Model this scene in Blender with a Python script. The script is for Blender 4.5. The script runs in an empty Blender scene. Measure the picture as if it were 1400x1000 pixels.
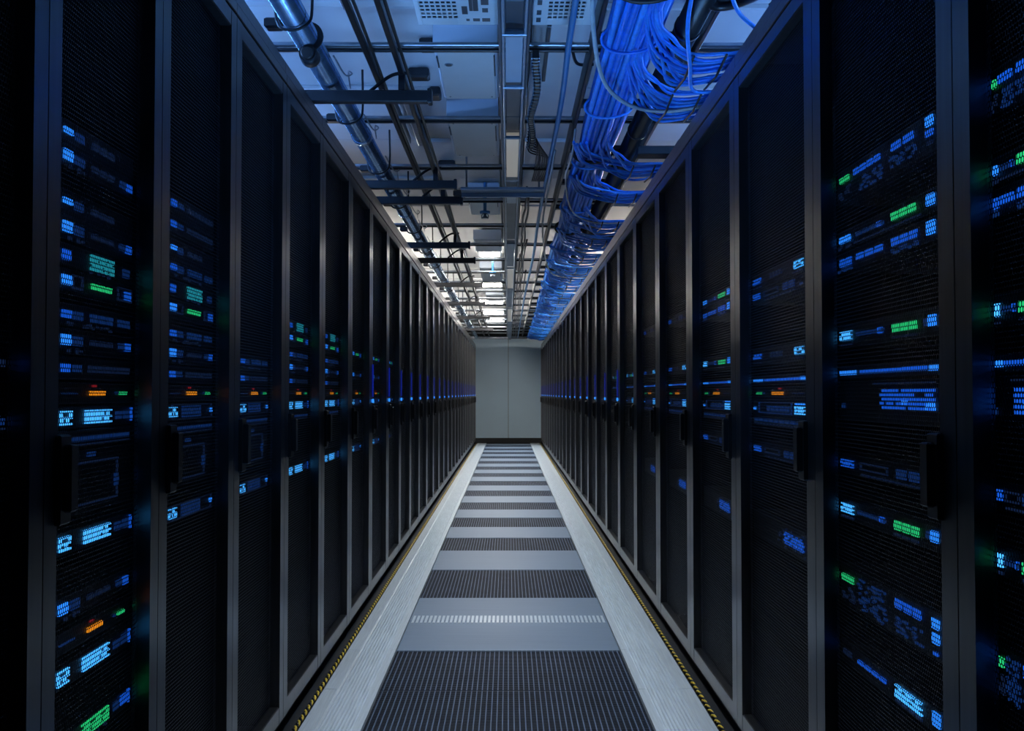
import bpy, math, random
import numpy as np

random.seed(7)
scene = bpy.context.scene
COL = scene.collection

# ------------------------------------------------------------------ camera
H_CAM = 1.07
cam_d = bpy.data.cameras.new('camera')
cam_d.sensor_width = 36.0
cam_d.lens = 36.0
cam_d.clip_start = 0.05
cam = bpy.data.objects.new('camera', cam_d)
COL.objects.link(cam)
cam.location = (0, 0, H_CAM)
cam.rotation_euler = (math.radians(90 + 1.555), 0, math.radians(-0.205))
scene.camera = cam

# ------------------------------------------------------------------ world
world = bpy.data.worlds.new('world')
scene.world = world
world.use_nodes = True
world.node_tree.nodes['Background'].inputs[0].default_value = (0.25, 0.45, 1.0, 1)
world.node_tree.nodes['Background'].inputs[1].default_value = 0.01

# ------------------------------------------------------------------ exposure
scene.view_settings.view_transform = 'Standard'
scene.view_settings.look = 'None'
scene.view_settings.gamma = 1.0
scene.view_settings.use_curve_mapping = False
scene.view_settings.exposure = 0.0
scene.cycles.max_bounces = 8
scene.cycles.diffuse_bounces = 3
scene.cycles.sample_clamp_indirect = 4.0

# light levels (used by the lamp builders below)
SPOT_POWER_NEAR, SPOT_POWER_FAR = 84.0, 110.0
FILL_BATTEN_BLUE, FILL_BATTEN_WHITE = 150.0, 340.0
FILL_UPLIGHT_POWER = 30.0

# ------------------------------------------------------------------ materials
MATS = {}
def mat(name, col, rough=0.5, metal=0.0, emit=None, strength=0.0, spec=0.5, noise=None, bump=None, aniso=None, sample=True):
    m = bpy.data.materials.new(name)
    m.use_nodes = True
    nt = m.node_tree
    b = nt.nodes['Principled BSDF']
    b.inputs['Base Color'].default_value = (*col, 1)
    b.inputs['Roughness'].default_value = rough
    b.inputs['Metallic'].default_value = metal
    b.inputs['Specular IOR Level'].default_value = spec
    if emit:
        b.inputs['Emission Color'].default_value = (*emit, 1)
        b.inputs['Emission Strength'].default_value = strength
        if not sample:
            m.cycles.emission_sampling = 'NONE'
    if noise:
        scale, amount, stretch = noise
        tc = nt.nodes.new('ShaderNodeTexCoord')
        mp = nt.nodes.new('ShaderNodeMapping')
        mp.inputs['Scale'].default_value = stretch
        nz = nt.nodes.new('ShaderNodeTexNoise')
        nz.inputs['Scale'].default_value = scale
        nz.inputs['Detail'].default_value = 4
        nt.links.new(tc.outputs['Object'], mp.inputs['Vector'])
        nt.links.new(mp.outputs['Vector'], nz.inputs['Vector'])
        rp = nt.nodes.new('ShaderNodeMapRange')
        rp.inputs['From Min'].default_value = 0.3
        rp.inputs['From Max'].default_value = 0.7
        rp.inputs['To Min'].default_value = 1 - amount
        rp.inputs['To Max'].default_value = 1 + amount
        nt.links.new(nz.outputs['Fac'], rp.inputs['Value'])
        mx = nt.nodes.new('ShaderNodeVectorMath')
        mx.operation = 'SCALE'
        mx.inputs[0].default_value = col
        nt.links.new(rp.outputs['Result'], mx.inputs['Scale'])
        nt.links.new(mx.outputs['Vector'], b.inputs['Base Color'])
        if bump:
            bp = nt.nodes.new('ShaderNodeBump')
            bp.inputs['Strength'].default_value = bump
            bp.inputs['Distance'].default_value = 0.002
            nt.links.new(nz.outputs['Fac'], bp.inputs['Height'])
            nt.links.new(bp.outputs['Normal'], b.inputs['Normal'])
    MATS[name] = m
    return m

mat('frame_metal', (0.165, 0.165, 0.17), 0.28, 0.92, noise=(6, 0.10, (8, 8, 0.3)))
mat('mesh_black', (0.007, 0.009, 0.015), 0.42, 0.3, noise=(4, 0.2, (1, 1, 1)))
mat('cabinet_black', (0.006, 0.006, 0.008), 0.6, noise=(5, 0.2, (1, 1, 1)))
mat('server_black', (0.006, 0.007, 0.011), 0.45, noise=(9, 0.3, (1, 1, 1)))
mat('server_trim', (0.02, 0.03, 0.05), 0.4, 0.4, noise=(9, 0.3, (1, 1, 1)))
mat('handle_black', (0.004, 0.004, 0.005), 0.5, noise=(9, 0.2, (1, 1, 1)))
mat('blue_bright', (0.01, 0.05, 0.3), 0.4, emit=(0.022, 0.24, 1.0), strength=1.35)
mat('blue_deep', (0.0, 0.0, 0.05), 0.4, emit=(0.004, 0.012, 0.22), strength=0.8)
mat('blue_display', (0.01, 0.05, 0.3), 0.4, emit=(0.06, 0.42, 1.0), strength=1.7)
mat('blue_medium', (0.01, 0.04, 0.2), 0.4, emit=(0.010, 0.13, 0.85), strength=0.80, sample=False)
mat('blue_dim', (0.01, 0.03, 0.12), 0.4, emit=(0.010, 0.055, 0.26), strength=0.42, sample=False)
mat('blue_faint', (0.01, 0.02, 0.05), 0.4, emit=(0.012, 0.030, 0.10), strength=0.40, sample=False)
mat('green_light', (0.01, 0.2, 0.08), 0.4, emit=(0.02, 0.60, 0.20), strength=1.0, sample=False)
mat('teal_light', (0.01, 0.2, 0.2), 0.4, emit=(0.015, 0.26, 0.34), strength=1.0, sample=False)
mat('orange_light', (0.3, 0.1, 0.01), 0.4, emit=(0.95, 0.30, 0.012), strength=1.0, sample=False)
mat('red_light', (0.2, 0.01, 0.01), 0.4, emit=(0.20, 0.01, 0.015), strength=1.0, sample=False)
mat('floor_panel', (0.155, 0.20, 0.26), 0.52, 0.0, noise=(3, 0.06, (1, 25, 1)))
mat('floor_strip', (0.70, 0.74, 0.77), 0.36, 0.35, noise=(5, 0.10, (30, 1.2, 1)))
mat('grate_dark', (0.012, 0.017, 0.028), 0.60, 0.2, spec=0.25, noise=(8, 0.2, (1, 1, 1)))
mat('grate_bar', (0.10, 0.13, 0.19), 0.60, 0.2, spec=0.25, noise=(8, 0.2, (1, 1, 1)))
mat('subfloor', (0.01, 0.01, 0.012), 0.8, noise=(2, 0.2, (1, 1, 1)))
mat('slot_light', (0.50, 0.54, 0.58), 0.4, 0.2, noise=(8, 0.1, (1, 1, 1)))
mat('wall_grey', (0.52, 0.68, 0.80), 0.55, noise=(1.5, 0.04, (1, 1, 1)))
mat('base_black', (0.012, 0.013, 0.016), 0.6, noise=(3, 0.2, (1, 1, 1)))
mat('ceiling_white', (0.56, 0.56, 0.56), 0.6, noise=(2.2, 0.06, (1, 1, 1)))
mat('panel_white', (0.80, 0.81, 0.82), 0.45, noise=(3, 0.04, (1, 1, 1)))
mat('duct_white', (0.60, 0.68, 0.78), 0.35, 0.1, noise=(3, 0.04, (1, 1, 1)))
mat('strut_steel', (0.30, 0.33, 0.37), 0.35, 0.8, noise=(12, 0.2, (1, 8, 1)))
mat('black_steel', (0.015, 0.016, 0.02), 0.4, 0.3, noise=(8, 0.3, (1, 1, 1)))
mat('pipe_steel', (0.30, 0.42, 0.60), 0.27, 0.85, noise=(7, 0.15, (1, 4, 1)))
mat('trunk_grey', (0.28, 0.36, 0.46), 0.35, 0.5, noise=(5, 0.1, (1, 6, 1)))
mat('trunk_insert', (0.42, 0.50, 0.60), 0.4, noise=(5, 0.06, (1, 1, 1)))
mat('trunk_dark', (0.05, 0.07, 0.09), 0.4, noise=(5, 0.2, (1, 1, 1)))
mat('fill_uplight_lens', (0.3, 0.4, 0.8), 0.3, emit=(0.15, 0.43, 1.0), strength=3.0)
mat('lens_glow', (0.8, 0.8, 0.75), 0.4, emit=(1.0, 0.95, 0.84), strength=0.16)
mat('cable_blue', (0.014, 0.19, 0.80), 0.38, noise=(30, 0.15, (1, 1, 1)))
mat('cable_blue_light', (0.035, 0.28, 0.88), 0.36, noise=(30, 0.15, (1, 1, 1)))
mat('cable_grey', (0.42, 0.46, 0.48), 0.4, noise=(30, 0.1, (1, 1, 1)))
mat('cable_black', (0.010, 0.011, 0.014), 0.35, noise=(30, 0.2, (1, 1, 1)))
mat('conduit_blue', (0.10, 0.30, 0.60), 0.35, 0.2, noise=(8, 0.1, (1, 1, 1)))
mat('tie_black', (0.01, 0.01, 0.012), 0.5, noise=(30, 0.2, (1, 1, 1)))
mat('cord_yellow', (0.85, 0.55, 0.06), 0.35, noise=(40, 0.15, (1, 1, 1)))
mat('panel_light', (0.8, 0.8, 0.78), 0.4, emit=(1.0, 0.95, 0.87), strength=34.0)
mat('fill_housing', (0.5, 0.5, 0.5), 0.4, noise=(3, 0.05, (1, 1, 1)))
mat('fill_tube_blue', (0.5, 0.6, 0.9), 0.4, emit=(0.16, 0.40, 1.0), strength=FILL_BATTEN_BLUE)
mat('fill_tube_white', (0.9, 0.9, 0.85), 0.4, emit=(1.0, 0.93, 0.84), strength=FILL_BATTEN_WHITE)

# ------------------------------------------------------------------ mesh helpers
class MB:
    def __init__(self):
        self.v = []; self.f = []; self.smooth = False
    def box(self, x0, x1, y0, y1, z0, z1):
        x0, x1 = min(x0, x1), max(x0, x1)
        y0, y1 = min(y0, y1), max(y0, y1)
        z0, z1 = min(z0, z1), max(z0, z1)
        n = len(self.v)
        self.v += [(x0,y0,z0),(x1,y0,z0),(x1,y1,z0),(x0,y1,z0),(x0,y0,z1),(x1,y0,z1),(x1,y1,z1),(x0,y1,z1)]
        self.f += [tuple(n+i for i in q) for q in ((0,3,2,1),(4,5,6,7),(0,1,5,4),(1,2,6,5),(2,3,7,6),(3,0,4,7))]
        return self
    def bbox(self, x0, x1, y0, y1, z0, z1, b=0.003):
        """box with chamfered edges along its longest axis ends: a frustum-capped block"""
        x0, x1 = min(x0, x1), max(x0, x1); y0, y1 = min(y0, y1), max(y0, y1); z0, z1 = min(z0, z1), max(z0, z1)
        n = len(self.v)
        self.v += [(x0+b,y0+b,z0),(x1-b,y0+b,z0),(x1-b,y1-b,z0),(x0+b,y1-b,z0),
                   (x0,y0,z0+b),(x1,y0,z0+b),(x1,y1,z0+b),(x0,y1,z0+b),
                   (x0,y0,z1-b),(x1,y0,z1-b),(x1,y1,z1-b),(x0,y1,z1-b),
                   (x0+b,y0+b,z1),(x1-b,y0+b,z1),(x1-b,y1-b,z1),(x0+b,y1-b,z1)]
        self.f.append((n+3,n+2,n+1,n))
        self.f.append((n+12,n+13,n+14,n+15))
        for k in range(3):
            for i in range(4):
                a = n+4*k+i; c = n+4*k+(i+1)%4
                self.f.append((a, c, c+4, a+4))
        return self
    def tube(self, pts, r, seg=8, caps=True):
        pts = [np.array(p, float) for p in pts]
        n0 = len(self.v)
        up = np.array([0.0, 0.0, 1.0])
        m = len(pts)
        prev = None
        for i, p in enumerate(pts):
            t = pts[min(i+1, m-1)] - pts[max(i-1, 0)]
            t = t / (np.linalg.norm(t) + 1e-9)
            if prev is None:
                a = up if abs(t[2]) < 0.9 else np.array([1.0, 0, 0])
            else:
                a = prev
            a = a - t * a.dot(t); a = a / (np.linalg.norm(a) + 1e-9)
            prev = a
            b = np.cross(t, a)
            rr = r[i] if isinstance(r, (list, tuple)) else r
            for k in range(seg):
                an = 2*math.pi*k/seg
                q = p + a*rr*math.cos(an) + b*rr*math.sin(an)
                self.v.append((q[0], q[1], q[2]))
        for i in range(m-1):
            for k in range(seg):
                a = n0+i*seg+k; b = n0+i*seg+(k+1)%seg
                self.f.append((a, b, b+seg, a+seg))
        if caps:
            self.f.append(tuple(n0+k for k in reversed(range(seg))))
            self.f.append(tuple(n0+(m-1)*seg+k for k in range(seg)))
        self.smooth = True
        return self
    def mesh(self, name, m):
        me = bpy.data.meshes.new(name)
        me.from_pydata(self.v, [], self.f)
        me.materials.append(MATS[m])
        if self.smooth:
            me.polygons.foreach_set('use_smooth', [len(p.vertices) == 4 for p in me.polygons])
        me.update()
        return me

def link(name, me, parent=None, loc=(0,0,0), scale=None, kind=None):
    o = bpy.data.objects.new(name, me)
    COL.objects.link(o)
    o.location = loc
    if scale: o.scale = scale
    if parent is not None: o.parent = parent
    if kind: o['kind'] = kind
    return o
def thing(name, label, cat, loc=(0,0,0), group=None, scale=None):
    o = link(name, None, None, loc, scale)
    return tag(o, label, cat, group)
def tag(o, label, cat, group=None):
    o['label'] = label; o['category'] = cat
    if group: o['group'] = group
    return o
ORD = ['first','second','third','fourth','fifth','sixth','seventh','eighth','ninth','tenth','eleventh','twelfth','thirteenth','fourteenth','fifteenth','sixteenth','seventeenth','eighteenth','nineteenth','twentieth']
TENS = {20:'twenty',30:'thirty',40:'forty'}
def ordinal(i):
    if i < 20: return ORD[i]
    n = i+1
    t = n//10*10
    return {30:'thirtieth',40:'fortieth'}[n] if n % 10 == 0 else TENS[t] + '-' + ORD[n-t-1]

def catmull(pts, n):
    P = [np.array(p, float) for p in pts]
    P = [2*P[0]-P[1]] + P + [2*P[-1]-P[-2]]
    out = []
    for i in range(1, len(P)-2):
        for k in range(n):
            t = k/n
            out.append(0.5*((2*P[i]) + (-P[i-1]+P[i+1])*t + (2*P[i-1]-5*P[i]+4*P[i+1]-P[i+2])*t*t + (-P[i-1]+3*P[i]-3*P[i+1]+P[i+2])*t**3))
    out.append(P[-2])
    return out

D_END = 22.0          # depth of the end wall
AISLE = 0.70          # half width of the aisle, door face to centre
ROOF = 2.12           # top of the cabinets
CEIL = 2.47

# ------------------------------------------------------------------ setting: floor
floor = link('floor', MB().box(-2.6, 2.6, -2.0, D_END+0.2, -0.30, -0.06).mesh('floor', 'subfloor'), kind='structure')

def merge_pieces(name, me, y, kind=None, x=0):
    return link(name, me, floor, (x, y, 0), kind=kind)

XI, XO = 0.467, 0.664
# cross bands: light solid panels and dark grates, near to far
bounds = [(-2.0,-0.6,'g'),(-0.6,0.6,'p'),(0.6,1.2,'g'),(1.2,1.8,'p'),(1.8,2.4,'g'),(2.4,3.14,'g'),(3.14,3.72,'g'),(3.72,4.29,'g'),(4.29,4.84,'p'),(4.84,5.39,'p'),(5.39,6.24,'g'),(6.24,7.0,'p')]
y = 7.0; k = 0
while y < D_END-0.3:
    bounds.append((y, y+0.615, 'gp'[k % 2])); y += 0.615; k += 1
bounds.append((y, D_END, 'gp'[k % 2]))
NB = 49
def grate_mesh(L):
    mb = MB()
    w = 2*XI-0.012
    for i in range(NB):
        cx = -w/2 + (i+0.5)*w/NB
        mb.box(cx-0.0018, cx+0.0018, 0.004, L-0.004, -0.022, -0.001)
    return mb.mesh('grille_bars', 'grate_bar')
def grate_cross(L):
    mb = MB()
    w = 2*XI-0.006
    n = int(L/0.014)
    for i in range(n+1):
        cy = 0.004 + i*(L-0.008)/n
        mb.box(-w/2, w/2, cy-0.0045, cy+0.0045, -0.020, -0.005)
    mb.box(-w/2, w/2, 0.002, L-0.002, -0.05, -0.024)
    return mb.mesh('grate_panel', 'grate_dark')
cache = {}
for (a, b, t) in bounds:
    L = round(b-a, 3)
    if t == 'p':
        if ('p', L) not in cache:
            cache['p', L] = MB().bbox(-XI+0.003, XI-0.003, 0.002, L-0.002, -0.05, 0.0, 0.002).mesh('floor_panel', 'floor_panel')
        merge_pieces('floor_panel', cache['p', L], a)
    else:
        if ('g', L) not in cache:
            cache['g', L] = (grate_cross(L), grate_mesh(L))
        g = merge_pieces('grate_panel', cache['g', L][0], a)
        link('grille_bars', cache['g', L][1], g, kind='stuff')
# row of slots across the double light panel
mb = MB()
for i in range(46):
    cx = -XI+0.02 + i*(2*XI-0.04)/45
    n = len(mb.v)
    sk = 0.0
    mb.box(cx-0.0055, cx+0.0055, 0.0, 0.15, -0.002, 0.0018)
merge_pieces('slot_row', mb.mesh('slot_row', 'slot_light'), 4.80, kind='stuff')

# ribbed aluminium strips along both sides
def strip_mesh(L):
    mb = MB()
    W = XO-XI
    xs = [0.0]; zs = [0.0]
    prof = [(0.0, -0.03), (0.0, 0.004), (0.028, 0.004), (0.030, 0.0015)]
    x = 0.034
    while x < W-0.060:
        prof += [(x, 0.0), (x+0.0015, 0.007), (x+0.0045, 0.007), (x+0.006, 0.0)]
        x += 0.0125
    prof += [(W-0.050, 0.0015), (W-0.048, 0.005), (W, 0.005), (W, -0.03)]
    n = len(prof)
    for yy in (0.0012, L-0.0012):
        mb.v += [(p[0], yy, p[1]) for p in prof]
    for i in range(n-1):
        mb.f.append((i, i+1, i+1+n, i+n))
    mb.f.append(tuple(range(n-1, -1, -1))); mb.f.append(tuple(range(n, 2*n)))
    return mb.mesh('edge_strip', 'floor_strip')
seams = [-2.0,-0.8,0.4,1.6,2.6,3.14,3.72,4.29,5.39]
while seams[-1] < D_END-0.7: seams.append(round(seams[-1]+0.615, 3))
seams.append(D_END)
for i in range(len(seams)-1):
    L = round(seams[i+1]-seams[i], 3)
    if ('s', L) not in cache: cache['s', L] = strip_mesh(L)
    for s in (-1, 1):
        o = link('edge_strip', cache['s', L], floor, (s*XI, seams[i], 0), scale=(s, 1, 1))
# dark gasket between strips and cabinet plinths
for s in (-1, 1):
    link('floor_gasket', MB().box(s*(XO+0.002), s*(AISLE+0.07), -2.0, D_END, -0.05, -0.012).mesh('floor_gasket', 'base_black'), floor)

# added blue uplights with made-up floor fixtures, unseen, to brighten the near ceiling
for (ux, uy) in ((-0.25, 2.3), (0.25, 2.3), (-0.28, 2.75), (0.28, 2.75), (0.0, 3.08)):
    u = link('fill_floor_uplight', MB().tube([(0, 0, -0.004), (0, 0, 0.003)], 0.05, 20).mesh('fill_floor_uplight', 'strut_steel'), floor, (ux, uy, 0))
    link('lens', MB().tube([(0, 0, 0.002), (0, 0, 0.005)], 0.038, 20).mesh('lens', 'fill_uplight_lens'), u)
    ld = bpy.data.lights.new('fill_uplight', 'SPOT')
    ld.energy = FILL_UPLIGHT_POWER; ld.color = (0.15, 0.43, 1.0)
    ld.spot_size = math.radians(68); ld.spot_blend = 0.8; ld.shadow_soft_size = 0.03
    lo = bpy.data.objects.new('fill_uplight', ld); COL.objects.link(lo)
    lo.location = (ux, uy, 0.03)
    lo.rotation_euler = (math.radians(180-13), 0, 0)

# ------------------------------------------------------------------ setting: walls
wall = link('wall_far', MB().box(-2.6, 2.6, D_END+0.02, D_END+0.2, -0.06, CEIL+0.2).mesh('wall_far', 'base_black'), kind='structure')
for (x0, x1) in ((-0.95, -0.004), (0.004, 0.95)):
    link('wall_panel', MB().bbox(x0, x1, D_END-0.005, D_END+0.02, 0.11, 2.24, 0.003).mesh('wall_panel', 'wall_grey'), wall)
link('wall_header', MB().bbox(-0.95, 0.95, D_END-0.06, D_END+0.02, 2.243, 2.29, 0.004).mesh('wall_header', 'strut_steel'), wall)
link('baseboard_far', MB().bbox(-0.70, 0.70, D_END-0.03, D_END+0.02, 0.0, 0.105, 0.004).mesh('baseboard_far', 'base_black'), kind='structure')
link('wall_left', MB().box(-2.6, -2.5, -2.0, D_END+0.2, -0.06, CEIL+0.1).mesh('wall_left', 'wall_grey'), kind='structure')
link('wall_right', MB().box(2.5, 2.6, -2.0, D_END+0.2, -0.06, CEIL+0.1).mesh('wall_right', 'wall_grey'), kind='structure')
link('wall_near', MB().box(-2.6, 2.6, -2.1, -2.0, -0.06, CEIL+0.1).mesh('wall_near', 'base_black'), kind='structure')

# ------------------------------------------------------------------ setting: ceiling with its panels
ceiling = link('ceiling', MB().box(-2.6, 2.6, -2.1, D_END+0.2, CEIL+0.04, CEIL+0.15).mesh('ceiling', 'base_black'), kind='structure')
BAY0, BAY = 3.686, 0.982
strips = [(-2.45, -1.46), (-1.45, -0.455), (-0.445, -0.052), (-0.048, 0.088), (0.092, 0.345), (0.355, 0.95), (0.96, 2.45)]
bay_meshes = []
for (x0, x1) in strips:
    mb = MB().bbox(x0, x1, 0.012, BAY-0.012, CEIL, CEIL+0.03, 0.006)
    bay_meshes.append(mb.mesh('ceiling_panel', 'ceiling_white'))
nb0 = -6
bay = nb0
while BAY0 + bay*BAY < D_END-0.3:
    for me in bay_meshes:
        yy = BAY0 + bay*BAY
        L = min(1.0, (D_END-0.0-yy)/BAY)
        link('ceiling_panel', me, ceiling, (0, yy, random.choice((0, 0, 0.006, 0.012))), scale=(1, L, 1))
    bay += 1
NBAYS = bay

# ------------------------------------------------------------------ server cabinets
MESH_Q, UNIT_Q = 0.027, 0.050
DOOR_Z0, DOOR_Z1 = 0.055, 2.045
def hex_panel(name, s, w, h, p=0.0094, r=0.83, t=0.0006):
    R = p/math.sqrt(3)
    rows = int(h/(p*0.866)); cols = int(w/p)
    jj, ii = np.meshgrid(np.arange(rows), np.arange(cols), indexing='ij')
    cy = (ii + 0.5*(jj % 2) + 0.25)*(w/(cols+0.5)); cz = (jj+0.5)*(h/rows)
    cy = cy.ravel(); cz = cz.ravel(); N = len(cy)
    ang = np.pi/6 + np.arange(6)*np.pi/3
    V = np.zeros((N, 18, 3))
    for k in range(6):
        V[:, k, 1] = cy + R*np.cos(ang[k])*1.001; V[:, k, 2] = cz + R*np.sin(ang[k])*1.001
        V[:, 6+k, 1] = cy + r*R*np.cos(ang[k]); V[:, 6+k, 2] = cz + r*R*np.sin(ang[k])
        V[:, 12+k, 1] = V[:, 6+k, 1]; V[:, 12+k, 2] = V[:, 6+k, 2]; V[:, 12+k, 0] = s*t
    q = []
    for k in range(6):
        k2 = (k+1) % 6
        q.append((k, k2, 6+k2, 6+k)); q.append((6+k, 6+k2, 12+k2, 12+k))
    q = np.array(q)
    F = (np.arange(N)[:, None, None]*18 + q[None]).reshape(-1, 4)
    me = bpy.data.meshes.new(name)
    me.vertices.add(N*18); me.vertices.foreach_set('co', V.reshape(-1))
    nf = len(F)
    me.loops.add(nf*4); me.loops.foreach_set('vertex_index', F.reshape(-1).astype(np.int32))
    me.polygons.add(nf); me.polygons.foreach_set('loop_start', np.arange(0, nf*4, 4, dtype=np.int32))
    me.materials.append(MATS['mesh_black'])
    me.update(calc_edges=True)
    return me

def cabinet_meshes(s, W, st):
    """s: direction into the cabinet (+1 for the right row); local y from the near side, local x from the door face"""
    d = {}
    D = 1.05
    mb = MB()
    mb.box(s*0.035, s*D, 0.004, 0.014, 0.0, ROOF)            # near side panel
    mb.box(s*0.035, s*D, W-0.014, W-0.004, 0.0, ROOF)        # far side panel
    mb.box(s*(D-0.012), s*D, 0.014, W-0.014, 0.03, ROOF)     # back
    mb.box(s*0.035, s*D, 0.014, W-0.014, ROOF-0.03, ROOF)    # roof
    mb.box(s*0.035, s*D, 0.014, W-0.014, 0.0, 0.04)          # plinth
    d['body'] = mb.mesh('body', 'cabinet_black')
    mb = MB()
    mb.bbox(0, s*0.035, 0.0015, W-0.0015, DOOR_Z1+0.005, DOOR_Z1+0.034, 0.002)
    mb.bbox(s*0.004, s*0.035, 0.0015, W-0.0015, DOOR_Z1+0.037, ROOF, 0.002)
    d['top_rail'] = mb.mesh('top_rail', 'frame_metal')
    mb = MB()
    mb.bbox(0, s*0.034, 0.002, st, DOOR_Z0, DOOR_Z1, 0.003)
    mb.bbox(0, s*0.034, W-st, W-0.002, DOOR_Z0, DOOR_Z1, 0.003)
    mb.bbox(0.001*s, s*0.033, st, W-st, DOOR_Z0, DOOR_Z0+0.055, 0.003)
    mb.bbox(0.001*s, s*0.033, st, W-st, DOOR_Z1-0.045, DOOR_Z1, 0.003)
    d['door'] = mb.mesh('door', 'frame_metal')
    d['mesh_panel'] = hex_panel('mesh_panel', s, W-2*st+0.006, DOOR_Z1-DOOR_Z0-0.096)
    mb = MB()
    mb.bbox(-s*0.010, s*0.03, 0, 0.046, 0.865, 1.005, 0.003)
    mb.bbox(-s*0.024, -s*0.010, 0.008, 0.038, 0.885, 0.990, 0.003)
    d['handle'] = mb.mesh('handle', 'handle_black')
    d['status_light'] = MB().bbox(-s*0.008, 0, -0.002, 0.012, 1.022, 1.040, 0.002).mesh('status_light', 'blue_bright')
    d['added_glow_strip'] = MB().bbox(-s*0.006, 0, 0.0, 0.008, 1.05, 1.22, 0.002).mesh('added_glow_strip', 'blue_deep')  # added emissive strip standing in for the hazy blue glow on far doors
    return d

W_L, ST_L = 0.65, 0.058
W_R, ST_R = 0.84, 0.068
CM = {-1: cabinet_meshes(-1, W_L, ST_L), 1: cabinet_meshes(1, W_R, ST_R)}
left_b = [0.52, 1.02, 1.55, 2.06, 2.62, 3.215, 3.85, 4.535, 5.22, 5.95, 6.63, 7.33, 8.06, 8.82, 9.58, 10.35]
while left_b[-1] < D_END-0.9: left_b.append(round(left_b[-1]+0.79, 3))
left_b.append(D_END-0.02)
right_b = [0.15, 0.88, 1.60, 2.34, 3.155, 3.955, 4.80, 5.66, 6.49, 7.34]
while right_b[-1] < D_END-1.0: right_b.append(round(right_b[-1]+0.84, 3))
right_b.append(D_END-0.02)
# drop the cabinets that stand wholly behind the edge of the frame
left_b = left_b[1:]; right_b = right_b[1:]
racks = {-1: [], 1: []}
for s, bl, W0, st0, side in ((-1, left_b, W_L, ST_L, 'left'), (1, right_b, W_R, ST_R, 'right')):
    M = CM[s]
    for i in range(len(bl)-1):
        w = bl[i+1]-bl[i]
        t = thing('server_cabinet', f'black server cabinet with mesh door, {ordinal(i)} from the front of the {side} row', 'cabinet', (s*AISLE, bl[i], 0), f'cabinets of the {side} row', scale=(1, w/W0, 1))
        link('body', M['body'], t)
        link('top_rail', M['top_rail'], t)
        dr = link('door', M['door'], t)
        link('mesh_panel', M['mesh_panel'], dr, (s*MESH_Q, st0-0.003, DOOR_Z0+0.052))
        link('handle', M['handle'], dr, (0, st0-0.012, 0))
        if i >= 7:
            link('status_light', M['status_light'], dr, (0, st0-0.018, 0))
            link('added_glow_strip', M['added_glow_strip'], dr, (0, st0-0.012, 0))
        racks[s].append((bl[i], bl[i+1], st0*w/W0))

# ------------------------------------------------------------------ servers and other rack units
# element: (part name, kind, u0, u1, z0, z1, colour, count); u runs from the near end (0) to the far end (1)
SEG = {'a':(0,1,.86,1),'b':(.72,1,.5,1),'c':(.72,1,0,.5),'d':(0,1,0,.14),'e':(0,.28,0,.5),'f':(0,.28,.5,1),'g':(0,1,.43,.57)}
DIG = {'0':'abcdef','1':'bc','2':'abged','3':'abgcd','4':'fgbc','5':'afgcd','6':'afgedc','7':'abc','8':'abcdefg','9':'abcdfg'}
rnd = random.Random(3)
def elem_mesh(s, kind, u0, u1, z0, z1, col, n):
    mb = MB()
    t = s*-0.004
    if kind == 'b':            # n blocks in a row
        g = (u1-u0)/n
        for i in range(n):
            a = u0+i*g+0.10*g*(n > 1); b = u0+(i+1)*g-0.22*g*(n > 1)
            mb.box(0, t, a, b, z0, z1)
    elif kind == 'd':          # n seven-segment digits
        g = (u1-u0)/n
        for i in range(n):
            a = u0+i*g+0.08*g; w = g*0.78
            for sgm in DIG[rnd.choice('0235689')]:
                x0, x1, y0, y1 = SEG[sgm]
                mb.box(0, t, a+(1-x1 if s < 0 else x0)*w, a+(1-x0 if s < 0 else x1)*w, z0+y0*(z1-z0), z0+y1*(z1-z0))
    elif kind == 'p':          # scatter of n port lights
        for i in range(n):
            cu = rnd.uniform(u0, u1); cz = rnd.uniform(z0, z1)
            r = rnd.uniform(0.006, 0.014); rz = rnd.uniform(0.0016, 0.003)
            mb.box(0, t, cu-r, cu+r, cz-rz, cz+rz)
    elif kind == 'h':          # backlit honeycomb grille: solid glowing cells
        cols = n; g = (u1-u0)/cols; rows = 5; gz = (z1-z0)/rows
        for j in range(rows):
            for i in range(cols):
                if rnd.random() < 0.12: continue
                cu = u0+(i+0.5+0.5*(j % 2))*g; cz = z0+(j+0.5)*gz
                mb.box(0, t, cu-0.32*g, cu+0.32*g, cz-0.36*gz, cz+0.36*gz)
    elif kind == 'o':          # outline of a blank screen
        e = 0.008; ez = 0.003
        mb.box(0, t, u0, u1, z0, z0+ez); mb.box(0, t, u0, u1, z1-ez, z1)
        mb.box(0, t, u0, u0+e, z0, z1); mb.box(0, t, u1-e, u1, z0, z1)
    if kind == 'd' and col == 'blue_bright': col = 'blue_display'
    return mb.mesh(col, col)
BB, BM, BD, BF, GR, TE, OR, RE = 'blue_bright','blue_medium','blue_dim','blue_faint','green_light','teal_light','orange_light','red_light'
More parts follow.
